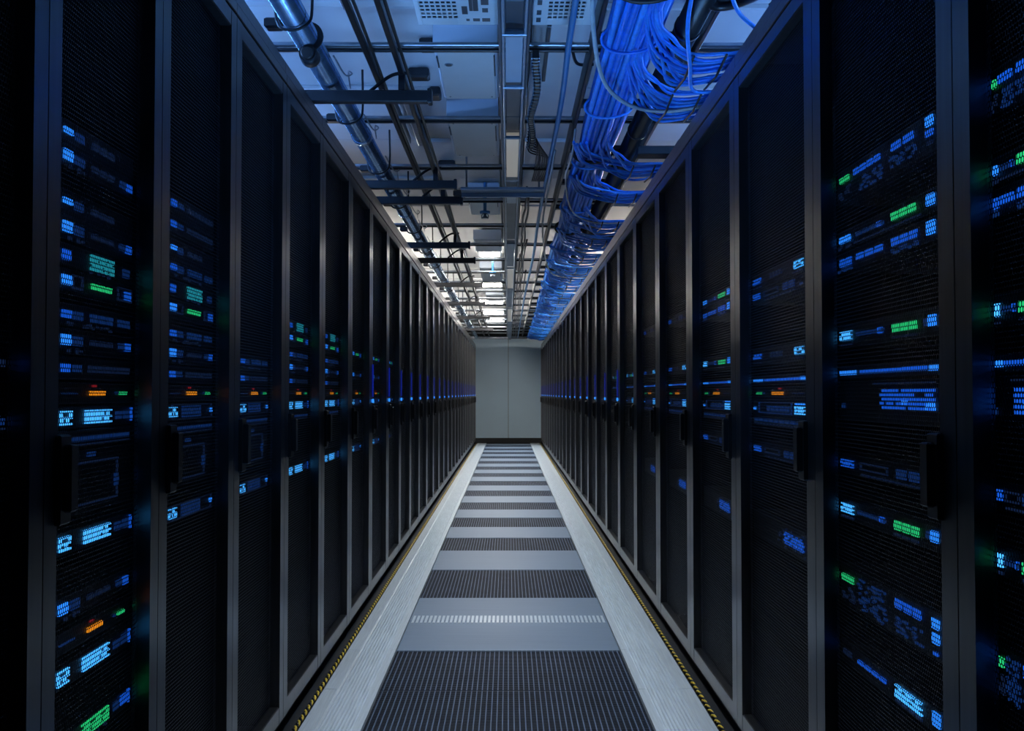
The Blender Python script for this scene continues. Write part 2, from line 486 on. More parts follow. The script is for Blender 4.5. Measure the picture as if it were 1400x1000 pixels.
TYPES = {
 # left-row units
 'slim':  ('server','black slim server with a bright blue square light', 0.042, [('status_light','b',.01,.115,-.003,.006,BB,1),('status_light','b',.15,.25,-.008,.006,BD,1),('indicator_row','b',.36,.70,-.006,.006,BF,3)]),
 'sq':    ('server','black server with a blue square light and faint labels', 0.042, [('status_light','b',.01,.115,-.008,.010,BB,1),('status_light','b',.15,.26,-.008,.008,BD,1),('indicator_row','b',.36,.70,-.005,.005,BF,3),('status_light','b',.78,.86,-.006,.006,BD,1),('status_light','b',.88,.96,-.008,.007,BM,1),('port_lights','p',.02,.3,-.019,-.014,BF,5)]),
 'sq3':   ('server','black server with three dim blue panels beside a blue light', 0.042, [('status_light','b',.01,.115,-.006,.007,BM,1),('status_light','b',.15,.26,-.008,.007,BD,1),('indicator_row','b',.36,.70,-.007,.008,BD,3),('indicator_row','b',.76,.96,-.007,.007,BD,2),('port_lights','p',.02,.95,-.018,-.013,BF,14)]),
 'low':   ('server','black server with a small blue light and faint row', 0.042, [('status_light','b',.01,.105,-.007,.007,BM,1),('status_light','b',.15,.25,-.006,.006,BD,1),('indicator_row','b',.34,.96,-.006,.006,BF,8)]),
 'teal':  ('server','black server with a teal two-line digit display', 0.042, [('status_light','b',.01,.10,-.009,.009,BM,1),('display','d',.36,.70,.001,.014,TE,5),('display','d',.36,.70,-.014,-.001,TE,5),('status_light','b',.84,.93,-.010,.006,BD,1),('port_lights','p',.36,.68,-.020,-.016,BF,6)]),
 'green': ('server','black server with a row of green lights in its middle', 0.042, [('status_light','b',.01,.115,-.008,.009,BB,1),('screen_frame','o',.13,.26,-.012,.012,BF,1),('indicator_bar','b',.37,.68,-.005,.005,GR,3),('screen_frame','o',.76,.97,-.014,.012,BF,1),('status_light','b',.87,.955,-.011,.006,BM,1)]),
 'amber': ('power_unit','black power unit with an orange status bar', 0.040, [('status_line','b',.02,.20,-.0015,.0015,BD,1),('status_bar','b',.37,.59,-.004,.004,OR,4),('status_light','b',.41,.45,.011,.015,RE,1),('status_bar','b',.80,.92,-.003,.003,GR,2),('status_light','b',.74,.77,-.002,.003,BD,1)]),
 'disp':  ('server','black server with bright blue number display', 0.042, [('display','d',.0,.15,-.012,.012,BB,2),('display','d',.31,.69,-.012,.012,BB,5),('indicator_row','b',.75,.83,-.008,.008,BD,1),('indicator_row','b',.87,.95,-.008,.010,BD,1),('status_light','b',.985,1.0,-.012,.014,BM,1)]),
 'disp2': ('server','black server with a bright two-digit blue display', 0.042, [('display','d',.0,.17,-.011,.011,BB,2),('screen_frame','o',.27,.68,-.013,.013,BD,1),('indicator_row','b',.30,.66,-.007,.007,BD,4),('screen_frame','o',.05,.96,-.018,.018,BF,1),('status_light','b',.93,.97,-.004,.006,BB,1)]),
 'dots':  ('patch_panel','black patch panel with a row of dim port lights', 0.034, [('port_row','b',.05,.97,-.005,.005,BD,9),('port_row','b',.05,.97,-.012,-.009,BF,14)]),
 'blank': ('storage_unit','black storage unit with a faint blank screen', 0.110, [('screen_frame','o',.20,.78,-.042,.034,BF,1),('status_light','b',.74,.79,-.02,.004,BD,1),('status_light','b',.35,.45,.042,.050,BD,1)]),
 'gdig':  ('server','black server with green number display', 0.042, [('display','d',.31,.69,-.012,.012,GR,5),('indicator_row','b',.76,.83,-.008,.008,BD,1),('indicator_row','b',.87,.95,-.008,.010,BM,1),('status_light','b',.98,1.0,-.012,.014,BM,1),('port_lights','p',.3,.7,-.020,-.015,BF,8)]),
 # right-row units
 'ra':    ('network_switch','black network switch with two green lights and speckled ports', 0.075, [('status_light','b',.015,.07,.014,.031,BB,1),('status_light','b',.015,.07,-.004,.006,BM,1),('status_light','b',.02,.06,-.020,-.014,BF,1),('indicator_row','b',.17,.40,.010,.024,BM,2),('indicator_row','b',.49,.80,.010,.022,BM,4),('indicator_bar','b',.84,.97,.008,.020,GR,2),('port_lights','p',.15,.40,-.022,.0,BD,22),('port_lights','p',.48,.74,-.030,-.002,BD,26),('port_lights','p',.83,.97,-.030,-.006,BF,14)]),
 'rb':    ('network_switch','black network switch with three green lights near its end', 0.042, [('status_light','b',.01,.07,-.008,.012,BB,1),('indicator_bar','b',.16,.40,-.006,.009,GR,3),('port_lights','b',.46,.78,-.004,.004,BD,4),('status_light','b',.485,.53,-.005,.005,BM,1),('status_light','b',.83,.98,-.007,.007,BB,2),('port_row','b',.12,.80,-.018,-.015,BF,14),('port_lights','p',.82,.98,-.019,-.013,BF,8)]),
 'rc':    ('network_switch','black network switch with a row of blue square lights', 0.044, [('status_light','b',.01,.07,-.010,.014,BB,1),('indicator_row','b',.15,.40,-.006,.010,BM,3),('indicator_row','b',.47,.78,-.006,.007,BM,3),('status_light','b',.82,.98,-.009,.007,BM,2),('port_lights','p',.14,.40,-.021,-.010,BD,14),('port_lights','p',.82,.98,-.020,-.012,BD,10)]),
 'rd':    ('server','black server with green panel lights and blue digits', 0.050, [('status_light','b',.01,.065,-.008,.012,BB,1),('status_light','b',.07,.10,-.006,.008,BD,1),('indicator_bar','b',.16,.40,-.009,.008,GR,3),('port_lights','b',.47,.78,-.004,.004,BD,5),('status_light','b',.49,.53,-.006,.006,BM,1),('display','d',.82,.98,-.010,.010,BB,3),('port_row','b',.16,.40,-.020,-.016,BF,3),('port_row','b',.82,.98,-.021,-.017,BF,3)]),
 'line':  ('patch_panel','black patch panel with a continuous line of blue port lights', 0.030, [('port_row','b',.0,.06,-.005,.006,BB,1),('port_row','b',.08,.30,-.004,.005,BM,5),('port_row','b',.30,.74,-.004,.004,BM,9),('port_row','b',.78,.98,-.005,.005,BB,5)]),
 'honey': ('storage_unit','black storage unit with a glowing blue honeycomb grille', 0.085, [('glowing_grille','h',.02,.50,-.016,.026,BM,15),('status_light','b',.02,.10,-.014,.0,BB,2),('status_light','b',.26,.30,-.006,.002,BB,1),('status_light','b',.92,.95,-.018,-.006,BD,1),('port_row','b',.02,.6,.034,.037,BF,14)]),
 'rdim':  ('server','black server with dim blue panels and digits', 0.044, [('indicator_row','b',.15,.38,-.009,.009,BD,2),('screen_frame','o',.45,.74,-.008,.008,BF,1),('display','d',.82,.98,-.008,.008,BM,3),('status_light','b',.03,.06,-.012,-.006,BD,1),('port_row','b',.14,.74,-.019,-.016,BF,10)]),
 're':    ('network_switch','black network switch with green lights above scattered blue ports', 0.090, [('status_light','b',.01,.06,.012,.030,BB,1),('status_light','b',.01,.06,-.014,.004,BB,1),('indicator_row','b',.15,.40,.012,.030,BM,3),('indicator_bar','b',.83,.98,.010,.024,GR,3),('port_lights','p',.48,.78,-.036,.030,BD,60),('port_lights','p',.14,.40,-.034,-.006,BD,26),('port_lights','p',.82,.98,-.032,-.002,BF,18),('status_light','b',.02,.05,-.034,-.028,BM,1)]),
 'rf':    ('server','black server with four bright blue digits and a dotted line', 0.050, [('status_light','b',.01,.065,-.010,.014,BB,1),('display','d',.15,.40,-.012,.012,BB,4),('port_lights','b',.48,.80,-.004,.004,BM,4),('port_row','b',.15,.40,-.022,-.017,BF,4),('status_light','b',.86,.97,-.006,.006,BF,2)]),
 'rg':    ('server','black server with paired blue digits at both ends', 0.046, [('display','d',.01,.17,-.010,.010,BB,2),('indicator_row','b',.38,.62,-.007,.007,BF,4),('display','d',.80,.98,-.008,.008,BM,3),('port_row','b',.01,.2,-.020,-.016,BF,3),('port_row','b',.78,.98,-.020,-.016,BF,3)]),
 'rh':    ('server','black server with a bright blue number block beside a blank screen', 0.046, [('display','d',.0,.17,-.015,.006,BB,3),('port_row','b',.0,.17,.010,.015,BB,3),('indicator_row','b',.26,.70,-.012,.004,BD,5),('screen_frame','o',.22,.86,-.018,.016,BD,1),('status_light','b',.93,.97,-.010,.0,BB,1)]),
 'patch': ('storage_unit','black storage unit with a tilted patch of blue lights', 0.075, [('glowing_grille','h',.03,.36,-.016,.016,BM,9),('port_lights','p',.02,.5,-.032,.026,BF,30)]),
}
TM = {}
def unit_meshes(ty, s):
    if (ty, s) in TM: return TM[ty, s]
    _, _, h, els = TYPES[ty]
    ch = MB().bbox(0.0, s*0.62, -0.02, 1.0, -h/2+0.001, h/2-0.001, 0.0012).mesh('chassis', 'server_black')
    ear = MB().box(0, s*-0.002, -0.015, 0.005, -h/2+0.004, h/2-0.004).box(0, s*-0.002, 0.988, 0.998, -h/2+0.004, h/2-0.004)
    lip = MB().box(0, s*-0.003, 0.0, 0.99, h/2-0.003, h/2-0.0015).mesh('bezel', 'server_trim')
    parts = []
    for (n, k, u0, u1, z0, z1, c, cnt) in els:
        if k == 'b' and 1 < cnt <= 5:
            g = (u1-u0)/cnt
            for q in range(cnt):
                parts.append((n, elem_mesh(s, 'b', u0+(q+0.10)*g, u0+(q+0.80)*g, z0, z1, c, 1), None))
        else:
            parts.append((n, elem_mesh(s, k, u0, u1, z0, z1, c, cnt), 'stuff' if k in 'ph' or (k == 'b' and cnt > 5) else None))
    TM[ty, s] = (ch, lip, parts)
    return TM[ty, s]

LEFT = [(1.515,'slim'),(1.474,'sq'),(1.395,'slim'),(1.352,'sq'),(1.305,'teal'),(1.262,'green'),(1.204,'sq3'),(1.160,'sq'),(1.113,'low'),(1.070,'amber'),(1.028,'disp'),(0.990,'dots'),(0.915,'blank'),(0.816,'disp'),(0.706,'sq'),(0.648,'amber'),(0.592,'disp'),(0.475,'gdig')]
LEFT2 = [(1.496,'low'),(1.450,'low'),(1.395,'slim'),(1.352,'sq3'),(1.305,'teal'),(1.262,'green'),(1.204,'sq3'),(1.160,'sq'),(1.113,'low'),(1.070,'amber'),(1.028,'disp2'),(0.990,'dots'),(0.915,'blank'),(0.802,'disp2')]
LEFT3 = [(1.160,'sq3'),(1.113,'low'),(1.070,'amber'),(1.028,'disp2'),(0.990,'dots'),(0.915,'blank'),(0.802,'disp2')]
LEFT4 = [(1.305,'teal'),(1.262,'green'),(1.204,'sq3'),(1.160,'sq'),(1.113,'low'),(1.070,'amber'),(1.028,'disp'),(0.990,'dots'),(0.802,'disp')]
LEFT5 = [(1.262,'green'),(1.160,'sq'),(1.070,'amber'),(1.028,'disp2'),(0.802,'disp2')]
LEFT6 = [(1.262,'green'),(1.113,'low'),(1.028,'disp2'),(0.802,'low')]
left_lay = {0: [(1.115,'low'),(1.028,'dots')], 1: LEFT, 2: LEFT2, 3: LEFT3, 4: LEFT4, 5: LEFT4, 6: LEFT5, 7: LEFT5, 8: LEFT6, 9: [(1.113,'low'),(1.028,'disp2')], 10: [(1.028,'disp2')], 11: [(1.028,'disp2')]}
R1 = [(1.532,'ra'),(1.412,'rb'),(1.362,'rc'),(1.197,'rd'),(1.115,'line'),(1.054,'honey'),(0.915,'rdim'),(0.816,'rd'),(0.645,'re'),(0.497,'rf')]
R2 = [(1.405,'rg'),(1.360,'rdim'),(1.180,'rg'),(1.108,'line'),(1.070,'amber'),(1.030,'rh'),(0.992,'dots'),(0.905,'rdim'),(0.680,'patch')]
R3 = [(1.414,'rb'),(1.366,'rc'),(1.180,'rd'),(1.108,'line'),(1.070,'amber'),(1.030,'rh'),(0.992,'dots'),(0.905,'rdim'),(0.680,'patch')]
R4 = [(1.400,'rdim'),(1.180,'rg'),(1.108,'line'),(1.070,'amber'),(1.030,'rh'),(0.992,'dots'),(0.680,'patch')]
R5 = [(1.180,'rd'),(1.108,'line'),(1.030,'rh')]
right_lay = {0: R1, 1: R1, 2: R2, 3: R3, 4: R4, 5: R4, 6: R5, 7: R5, 8: [(1.108,'line'),(1.030,'rh')], 9: [(1.030,'rh')], 10: [(1.030,'rh')]}
for s, lay, side in ((-1, left_lay, 'left'), (1, right_lay, 'right')):
    for i, L in lay.items():
        n0, n1, st = racks[s][i]
        y0 = (n0+st)*(AISLE+UNIT_Q)/AISLE + 0.004
        y1 = n1-0.022
        if i == 0: y0 = n0+0.04+ (0.52 if s > 0 else 0.36)
        if y1-y0 < 0.06: continue
        for k, (z, ty) in enumerate(L):
            nm, desc, h, els = TYPES[ty]
            same = [q for q in range(len(L)) if L[q][1] == ty]
            where = f'{ordinal(i)} cabinet, {side} row'
            if len(same) > 1:
                pos = ('upper', 'lower')[same.index(k)] if len(same) == 2 else ordinal(same.index(k)) + ' such'
                lab = f'{pos} {desc}, {where}'
            else:
                lab = f'{desc}, {where}'
            ch, lip, parts = unit_meshes(ty, s)
            t = thing(nm, lab, nm.replace('_', ' '), (s*(AISLE+UNIT_Q), y0, z), f'units in the {side} row cabinets', scale=(1, y1-y0, 1))
            link('chassis', ch, t)
            link('bezel', lip, t)
            for (pn, me, kd) in parts: link(pn, me, t, kind=kd)

# ------------------------------------------------------------------ overhead: light trunking, with unseen downlights added for the floor
TX, TW, TZ = 0.020, 0.041, 2.25
trunk = thing('light_trunking', 'grey light trunking running down the middle of the ceiling', 'trunking', (0, 0, 0))
for s in (-1, 1):
    link('side_rail', MB().bbox(TX+s*TW, TX+s*(TW-0.009), -1.0, D_END-0.1, TZ-0.006, TZ+0.07, 0.002).mesh('side_rail', 'trunk_grey'), trunk)
    link('flange', MB().bbox(TX+s*(TW+0.002), TX+s*(TW+0.013), -1.0, D_END-0.1, TZ+0.030, TZ+0.055, 0.002).mesh('flange', 'trunk_dark'), trunk)
segs = []
yy = -1.0; k = 0
pat = [('trunk_insert', 0.62), ('trunk_dark', 0.10)]
ins_list = [(-1.0,1.0,'trunk_insert'),(1.0,2.9,'trunk_insert'),(2.9,3.12,'trunk_dark'),(3.12,3.32,'trunk_dark'),(3.34,3.90,'trunk_insert'),(3.92,4.45,'trunk_dark'),(4.45,4.68,'trunk_dark'),(4.69,5.62,'lens_glow'),(5.63,6.4,'trunk_insert'),(6.42,8.0,'trunk_dark'),(8.02,9.6,'trunk_insert'),(9.62,11.6,'lens_glow'),(11.62,14.2,'trunk_insert'),(14.22,17.0,'lens_glow'),(17.02,D_END-0.12,'trunk_insert')]
for (a, b, m) in ins_list:
    dz = 0.012 if m != 'trunk_dark' else 0.030
    link('diffuser' if m == 'lens_glow' else 'cover_panel', MB().bbox(TX-TW+0.011, TX+TW-0.011, a+0.004, b-0.004, TZ+dz, TZ+dz+0.012, 0.002).mesh('cover_panel', m), trunk)
for yy in (3.33, 3.91, 4.685, 5.625, 8.01, 9.61, 11.61, 14.21, 17.01):
    link('cross_clip', MB().bbox(TX-TW, TX+TW, yy-0.011, yy+0.011, TZ-0.009, TZ+0.004, 0.002).mesh('cross_clip', 'trunk_grey'), trunk)
link('end_cap', MB().bbox(TX-TW, TX+TW, D_END-0.1, D_END-0.08, TZ-0.03, TZ+0.07, 0.003).mesh('end_cap', 'trunk_grey'), trunk)
yd = 2.5; k = 0
while yd < D_END-0.9:
    sp = bpy.data.lights.new('fill_downlight', 'SPOT')  # added spot without a fixture, only to light the floor
    sp.energy = SPOT_POWER_NEAR + (SPOT_POWER_FAR-SPOT_POWER_NEAR)*yd/D_END
    sp.color = (0.73, 0.87, 1.0)
    sp.spot_size = math.radians(58); sp.spot_blend = 0.85; sp.shadow_soft_size = 0.03
    so = bpy.data.objects.new('fill_downlight', sp); COL.objects.link(so)
    so.location = (TX, yd, TZ-0.035)
    so.parent = trunk
    yd += 0.78; k += 1

# added lamp tubes on the cabinet roofs, unseen from the aisle, brightening the ceiling
def fill_batten(s, ya, yb, m, k):
    side = 'left' if s < 0 else 'right'
    t = thing('fill_light_batten', f'added unseen linear lamp on the {side} cabinet roofs, {ordinal(k)} from the front', 'lamp', (s*1.62, ya, ROOF+0.002), 'added lamps on the cabinet roofs')
    link('housing', MB().bbox(-0.035, 0.035, 0, yb-ya, 0, 0.03, 0.003).mesh('housing', 'fill_housing'), t)
    link('fill_tube', MB().bbox(-0.018, 0.018, 0.02, yb-ya-0.02, 0.032, 0.062, 0.006).mesh('fill_tube', m), t)
for s in (-1, 1):
    for k, (ya, yb, m) in enumerate(((1.2, 2.4, 'fill_tube_blue'), (2.9, 4.1, 'fill_tube_blue'), (4.5, 5.4, 'fill_tube_blue'), (8.5, 9.2, 'fill_tube_white'), (9.6, 10.8, 'fill_tube_white'), (11.8, 13.0, 'fill_tube_white'), (14.0, 15.2, 'fill_tube_white'), (16.2, 18.0, 'fill_tube_white'))):
        fill_batten(s, ya, yb, m, k)

# ------------------------------------------------------------------ overhead: cross struts
mb = MB()
mb.bbox(-1.9, 1.9, -0.009, 0.009, 0.0, 0.012, 0.002)
me_a = mb.mesh('channel', 'black_steel')
me_b = MB().bbox(-1.9, 1.9, -0.030, -0.007, 0.012, 0.026, 0.003).mesh('lip', 'strut_steel')
me_rod = MB().tube([(0, 0, 0.02), (0, 0, 0.145)], 0.006, 8).mesh('hanger_rod', 'strut_steel')
n = 0
for b in range(-1, NBAYS):
    yy = BAY0 + b*BAY
    if yy > D_END-0.1: break
    t = thing('ceiling_strut', f'steel strut across the ceiling above the aisle, {ordinal(n)} from the front', 'strut', (0, yy, 2.31), 'cross struts under the ceiling')
    link('channel', me_a, t); link('lip', me_b, t)
    for x in (-1.2, 1.2): link('hanger_rod', me_rod, t, (x, 0, 0))
    n += 1

# two dark rails running along the aisle on the left
for x, w in ((-0.405, 'nearer the light trunking'), (-0.505, 'nearer the steel pipe')):
    t = thing('cable_rail', f'long thin black rail under the ceiling, {w}', 'rail', (x, 0, 2.275), 'black rails along the ceiling')
    link('rail', MB().bbox(-0.010, 0.010, 0.5, D_END-0.1, 0.0, 0.026, 0.003).mesh('rail', 'black_steel'), t)
    link('cable', MB().tube(catmull([(0.022, 0.5, 0.012)] + [(0.022+random.uniform(-.006, .006), 0.5+i*1.4, 0.012+random.uniform(-.008, .008)) for i in range(1, 15)], 4), 0.006, 6).mesh('cable', 'cable_black'), t)

# ------------------------------------------------------------------ overhead: steel pipe on the left with clamps
pipe = thing('steel_pipe', 'large bluish steel pipe running above the left row of cabinets', 'pipe', (-0.685, 0, 2.275))
link('tube', MB().tube([(0, -1.0, 0), (0, D_END-0.05, 0)], 0.043, 24).mesh('tube', 'pipe_steel'), pipe)
me_ring = MB()
for yo in (0.0,):
    me_ring.tube([(0, yo-0.03, 0), (0, yo+0.03, 0)], 0.047, 24)
me_ring = me_ring.mesh('coupling', 'pipe_steel')
me_hook = MB().tube(catmull([(0.06, 0, 0.18), (0.062, 0, 0.02), (0.05, 0, -0.03), (0.0, 0, -0.052), (-0.05, 0, -0.02), (-0.058, 0, 0.18)], 5), 0.005, 6).mesh('hanger_wire', 'black_steel')
me_bolt = MB().bbox(-0.10, -0.045, -0.022, 0.022, -0.030, 0.004, 0.006).mesh('clamp', 'black_steel')
for i, yy in enumerate([3.22, 4.35, 5.35, 6.35, 7.35, 8.4, 9.4, 10.5, 11.6, 12.8, 14, 15.2, 16.4, 17.8, 19.2, 20.6]):
    link('hanger_wire', me_hook, pipe, (0, yy, 0))
    link('clamp', me_bolt, pipe, (0, yy+0.06, 0))
    if i % 2 == 1: link('coupling', me_ring, pipe, (0, yy+0.4, 0))
# thin wires looping beside the pipe
for i, yy in enumerate([3.9, 4.7, 5.6, 6.2, 6.9, 7.5, 8.3, 9.2]):
    a = random.uniform(.7, 1.2)
    link('wire_loop', MB().tube(catmull([(0.045, yy-0.25*a, 0.03), (0.072, yy-0.12*a, -0.01), (0.085, yy, 0.02), (0.06, yy+0.1*a, 0.05), (0.05, yy+0.25*a, 0.02)], 6), 0.0035, 5).mesh('wire_loop', 'strut_steel'), pipe)
t = thing('pipe_sensor', 'rounded black sensor clamped under the near end of the pipe', 'sensor', (-0.672, 3.42, 2.175))
mb = MB(); mb.tube([(0, -0.02, 0.035), (0, 0.035, 0.035)], [0.030, 0.034], 20); link('sensor_body', mb.mesh('sensor_body', 'black_steel'), t)
mb = MB(); mb.tube([(0, -0.032, 0.033), (0, -0.018, 0.035)], [0.018, 0.027], 20); link('lens', mb.mesh('lens', 'handle_black'), t)
link('strap', MB().tube([(0, 0.0, 0.1), (0, 0.014, 0.1)], 0.0475, 24).mesh('strap', 'black_steel'), t)

# ------------------------------------------------------------------ overhead: black bracket arms from the left row
me_arm = MB().bbox(-0.72, 0.0, -0.020, 0.020, 0.0, 0.045, 0.004).mesh('arm', 'black_steel')
me_cap = MB().bbox(-0.001, 0.016, -0.024, 0.024, -0.005, 0.052, 0.004).mesh('end_cap', 'black_steel')
me_foot = MB().bbox(-0.72, -0.60, -0.03, 0.03, -0.052, 0.0, 0.004).mesh('foot', 'black_steel')
me_brace = MB().tube(catmull([(-0.22, 0.0, 0.045), (-0.16, 0.005, 0.095), (-0.12, 0.01, 0.115), (-0.07, 0.012, 0.118)], 5), 0.007, 6).mesh('brace', 'black_steel')
me_post = MB().bbox(-0.112, -0.088, -0.012, 0.012, 0.045, 0.118, 0.003).mesh('post', 'black_steel')
for i, yy in enumerate([3.86, 5.50, 5.95, 7.76, 8.65, 10.6, 12.8, 15.2, 18.0]):
    t = thing('bracket_arm', f'black steel bracket arm reaching over the left cabinets, {ordinal(i)} from the front', 'bracket', (-0.305 + 0.012*(i % 3), yy, 2.172), 'bracket arms over the left row')
    for nme, me in (('arm', me_arm), ('end_cap', me_cap), ('foot', me_foot), ('brace', me_brace), ('post', me_post)):
        link(nme, me, t)

# ------------------------------------------------------------------ overhead: boxes, vents and fittings on the ceiling
def duct_box(x0, x1, ya, yb, z, label, hole=False):
    t = thing('ceiling_box', label, 'box', ((x0+x1)/2, ya, z), 'pale boxes on the ceiling')
    w = (x1-x0)/2; L = yb-ya
    link('casing', MB().bbox(-w, w, 0, L, 0.006, CEIL-z, 0.008).mesh('casing', 'duct_white'), t)
    link('lid', MB().bbox(-w+0.012, w-0.012, 0.014, L-0.014, 0.0, 0.008, 0.003).mesh('lid', 'panel_white'), t)
    link('latch', MB().bbox(w-0.016, w-0.010, 0.10, L*0.5, -0.004, 0.006, 0.002).mesh('latch', 'trunk_dark'), t)
    link('latch', MB().bbox(-w+0.004, -w+0.010, 0.12, L*0.35, -0.004, 0.006, 0.002).mesh('latch', 'trunk_dark'), t)
    for sx in (-1, 1):
        for sy in (0.05, L-0.05):
            link('screw', MB().tube([(sx*(w-0.03), sy, -0.002), (sx*(w-0.03), sy, 0.001)], 0.004, 8).mesh('screw', 'strut_steel'), t)
    if hole:
        link('port_ring', MB().tube([(-w*0.60, L*0.30, -0.003), (-w*0.60, L*0.30, 0.001)], 0.017, 18).mesh('port_ring', 'trunk_grey'), t)
        link('port_cover', MB().tube([(-w*0.60, L*0.30, -0.005), (-w*0.60, L*0.30, -0.002)], 0.012, 18).mesh('port_cover', 'trunk_dark'), t)
duct_box(-0.285, -0.042, 3.82, 4.52, 2.375, 'pale box on the ceiling with a small round port', True)
duct_box(-0.290, -0.048, 4.76, 5.50, 2.345, 'pale blue box hanging in front of the flat cross plate')
duct_box(-0.275, -0.060, 6.75, 7.45, 2.37, 'pale ceiling box between the cross plate and the far lights')
duct_box(-0.300, -0.060, 8.70, 9.40, 2.37, 'fourth pale ceiling box beside the light trunking')
duct_box(-0.300, -0.070, 10.6, 11.9, 2.36, 'fifth pale ceiling box beside the light trunking')
duct_box(-0.300, -0.070, 13.6, 14.4, 2.37, 'small far pale ceiling box beside the light trunking')

for i, (x0, x1, ya, yb) in enumerate(((-0.30, -0.07, 9.55, 10.25), (-0.44, -0.07, 12.45, 13.2), (-0.44, -0.07, 15.0, 15.75), (-0.44, -0.07, 17.0, 17.75), (-0.44, -0.07, 18.95, 19.7))):
    t = thing('ceiling_light', f'glowing white ceiling light panel beside the trunking, {ordinal(i)} from the front', 'ceiling light', ((x0+x1)/2, ya, CEIL-0.03), 'light panels in the far ceiling')
    w = (x1-x0)/2; L = yb-ya
    link('frame', MB().bbox(-w, -w+0.015, 0, L, 0, 0.028, 0.002).bbox(w-0.015, w, 0, L, 0, 0.028, 0.002).bbox(-w+0.015, w-0.015, 0, 0.015, 0, 0.028, 0.002).bbox(-w+0.015, w-0.015, L-0.015, L, 0, 0.028, 0.002).mesh('frame', 'panel_white'), t)
    link('diffuser', MB().bbox(-w+0.015, w-0.015, 0.015, L-0.015, 0.006, 0.014, 0.002).mesh('diffuser', 'panel_light'), t)

def plate_with_holes(x0, x1, y0, y1, z0, z1, cols, rows, fx, fy, name):
    """plate with a grid of through holes: bars between the holes"""
    mb = MB()
    gx = (x1-x0)/cols; gy = (y1-y0)/rows
    for j in range(rows+1):
        a = y0+j*gy
        mb.box(x0, x1, a-gy*(1-fy)/2, a+gy*(1-fy)/2, z0, z1)
    for i in range(cols+1):
        a = x0+i*gx
        mb.box(a-gx*(1-fx)/2, a+gx*(1-fx)/2, y0, y1, z0+0.0006, z1)
    return mb.mesh(name, 'panel_white')
def vent(x0, x1, gx0, gx1, label):
    ya, yb = 2.95, 3.62
    t = thing('vent_panel', label, 'vent', (0, 0, 2.385), 'perforated vent panels')
    link('backing', MB().box(x0+0.01, x1-0.01, ya+0.01, yb-0.01, 0.030, 0.036).mesh('backing', 'base_black'), t)
    # rim around the grille opening
    for (a, b, c, d) in ((x0, gx0, ya, yb), (gx1, x1, ya, yb), (gx0, gx1, ya, ya+0.05), (gx0, gx1, yb-0.055, yb)):
        if b-a > 0.004: link('plate', MB().bbox(a, b, c, d, 0.0, 0.03, 0.001).mesh('plate', 'panel_white'), t)
    cols = max(4, round((gx1-gx0)/0.0195)); rows = 17
    link('grille', plate_with_holes(gx0, gx1, ya+0.05, yb-0.055, 0.001, 0.003, cols, rows, 0.70, 0.62, 'grille'), t, kind='stuff')
    link('casing', MB().box(x0, x0+0.006, ya, yb, 0.03, 0.085).box(x1-0.006, x1, ya, yb, 0.03, 0.085).box(x0, x1, yb-0.006, yb, 0.03, 0.085).mesh('casing', 'duct_white'), t)
    return t
t = vent(-0.320, -0.030, -0.305, -0.175, 'perforated white vent panel with cut-out slots, beside the light trunking')
for (cx, cy, w, l) in ((-0.150, 3.33, 0.010, 0.11), (-0.128, 3.40, 0.006, 0.17), (-0.112, 3.40, 0.009, 0.17), (-0.150, 3.48, 0.010, 0.07), (-0.080, 3.30, 0.013, 0.05), (-0.080, 3.40, 0.013, 0.06), (-0.080, 3.48, 0.010, 0.035), (-0.150, 3.22, 0.014, 0.05), (-0.115, 3.22, 0.014, 0.04), (-0.080, 3.21, 0.014, 0.04), (-0.078, 3.57, 0.014, 0.03), (-0.112, 3.57, 0.012, 0.025), (-0.142, 3.57, 0.006, 0.02)):
    link('slot', MB().bbox(cx-w, cx+w, cy-l/2, cy+l/2, -0.0015, 0.002, 0.0007).mesh('slot', 'trunk_dark'), t)
t = vent(0.085, 0.300, 0.135, 0.265, 'perforated white vent panel between light trunking and blue cables')
for cy in (3.25, 3.33, 3.41, 3.50, 3.57):
    link('slot', MB().bbox(0.098, 0.114, cy-0.02, cy+0.02, -0.0015, 0.002, 0.0007).mesh('slot', 'trunk_dark'), t)

# flat cross plate under the trunking
t = thing('cross_plate', 'flat grey cross plate carrying the light trunking', 'plate', (0, 5.83, 2.225))
link('plate', MB().bbox(-0.27, 0.205, -0.05, 0.045, 0.0, 0.016, 0.003).mesh('plate', 'trunk_grey'), t)
link('lip', MB().bbox(-0.27, 0.205, 0.045, 0.056, -0.024, 0.016, 0.002).mesh('lip', 'trunk_grey'), t)
for x in (-0.24, 0.175):
    link('hanger_rod', MB().tube([(x, 0, 0.016), (x, 0, 0.245)], 0.006, 8).mesh('hanger_rod', 'strut_steel'), t)
# sprinkler drop
for yy, lab in ((6.75, 'nearer'), (10.1, 'farther')):
    t = thing('sprinkler', f'{lab} bluish sprinkler fitting hanging beside the light trunking', 'sprinkler', (-0.155, yy, 2.225), 'sprinklers')
    link('drop_pipe', MB().tube([(0, 0, 0.05), (0, 0, 0.243)], 0.011, 12).mesh('drop_pipe', 'conduit_blue'), t)
    link('collar', MB().tube([(0, 0, 0.035), (0, 0, 0.05)], 0.034, 16).mesh('collar', 'conduit_blue'), t)
    link('head', MB().tube([(0, 0, 0.0), (0, 0, 0.02), (0, 0, 0.035)], [0.026, 0.010, 0.013], 16).mesh('head', 'strut_steel'), t)
    link('frame', MB().tube(catmull([(-0.02, 0, 0.002), (-0.022, 0, 0.02), (-0.012, 0, 0.036)], 4), 0.003, 6).mesh('frame', 'strut_steel'), t)
    link('frame', MB().tube(catmull([(0.02, 0, 0.002), (0.022, 0, 0.02), (0.012, 0, 0.036)], 4), 0.003, 6).mesh('frame', 'strut_steel'), t)
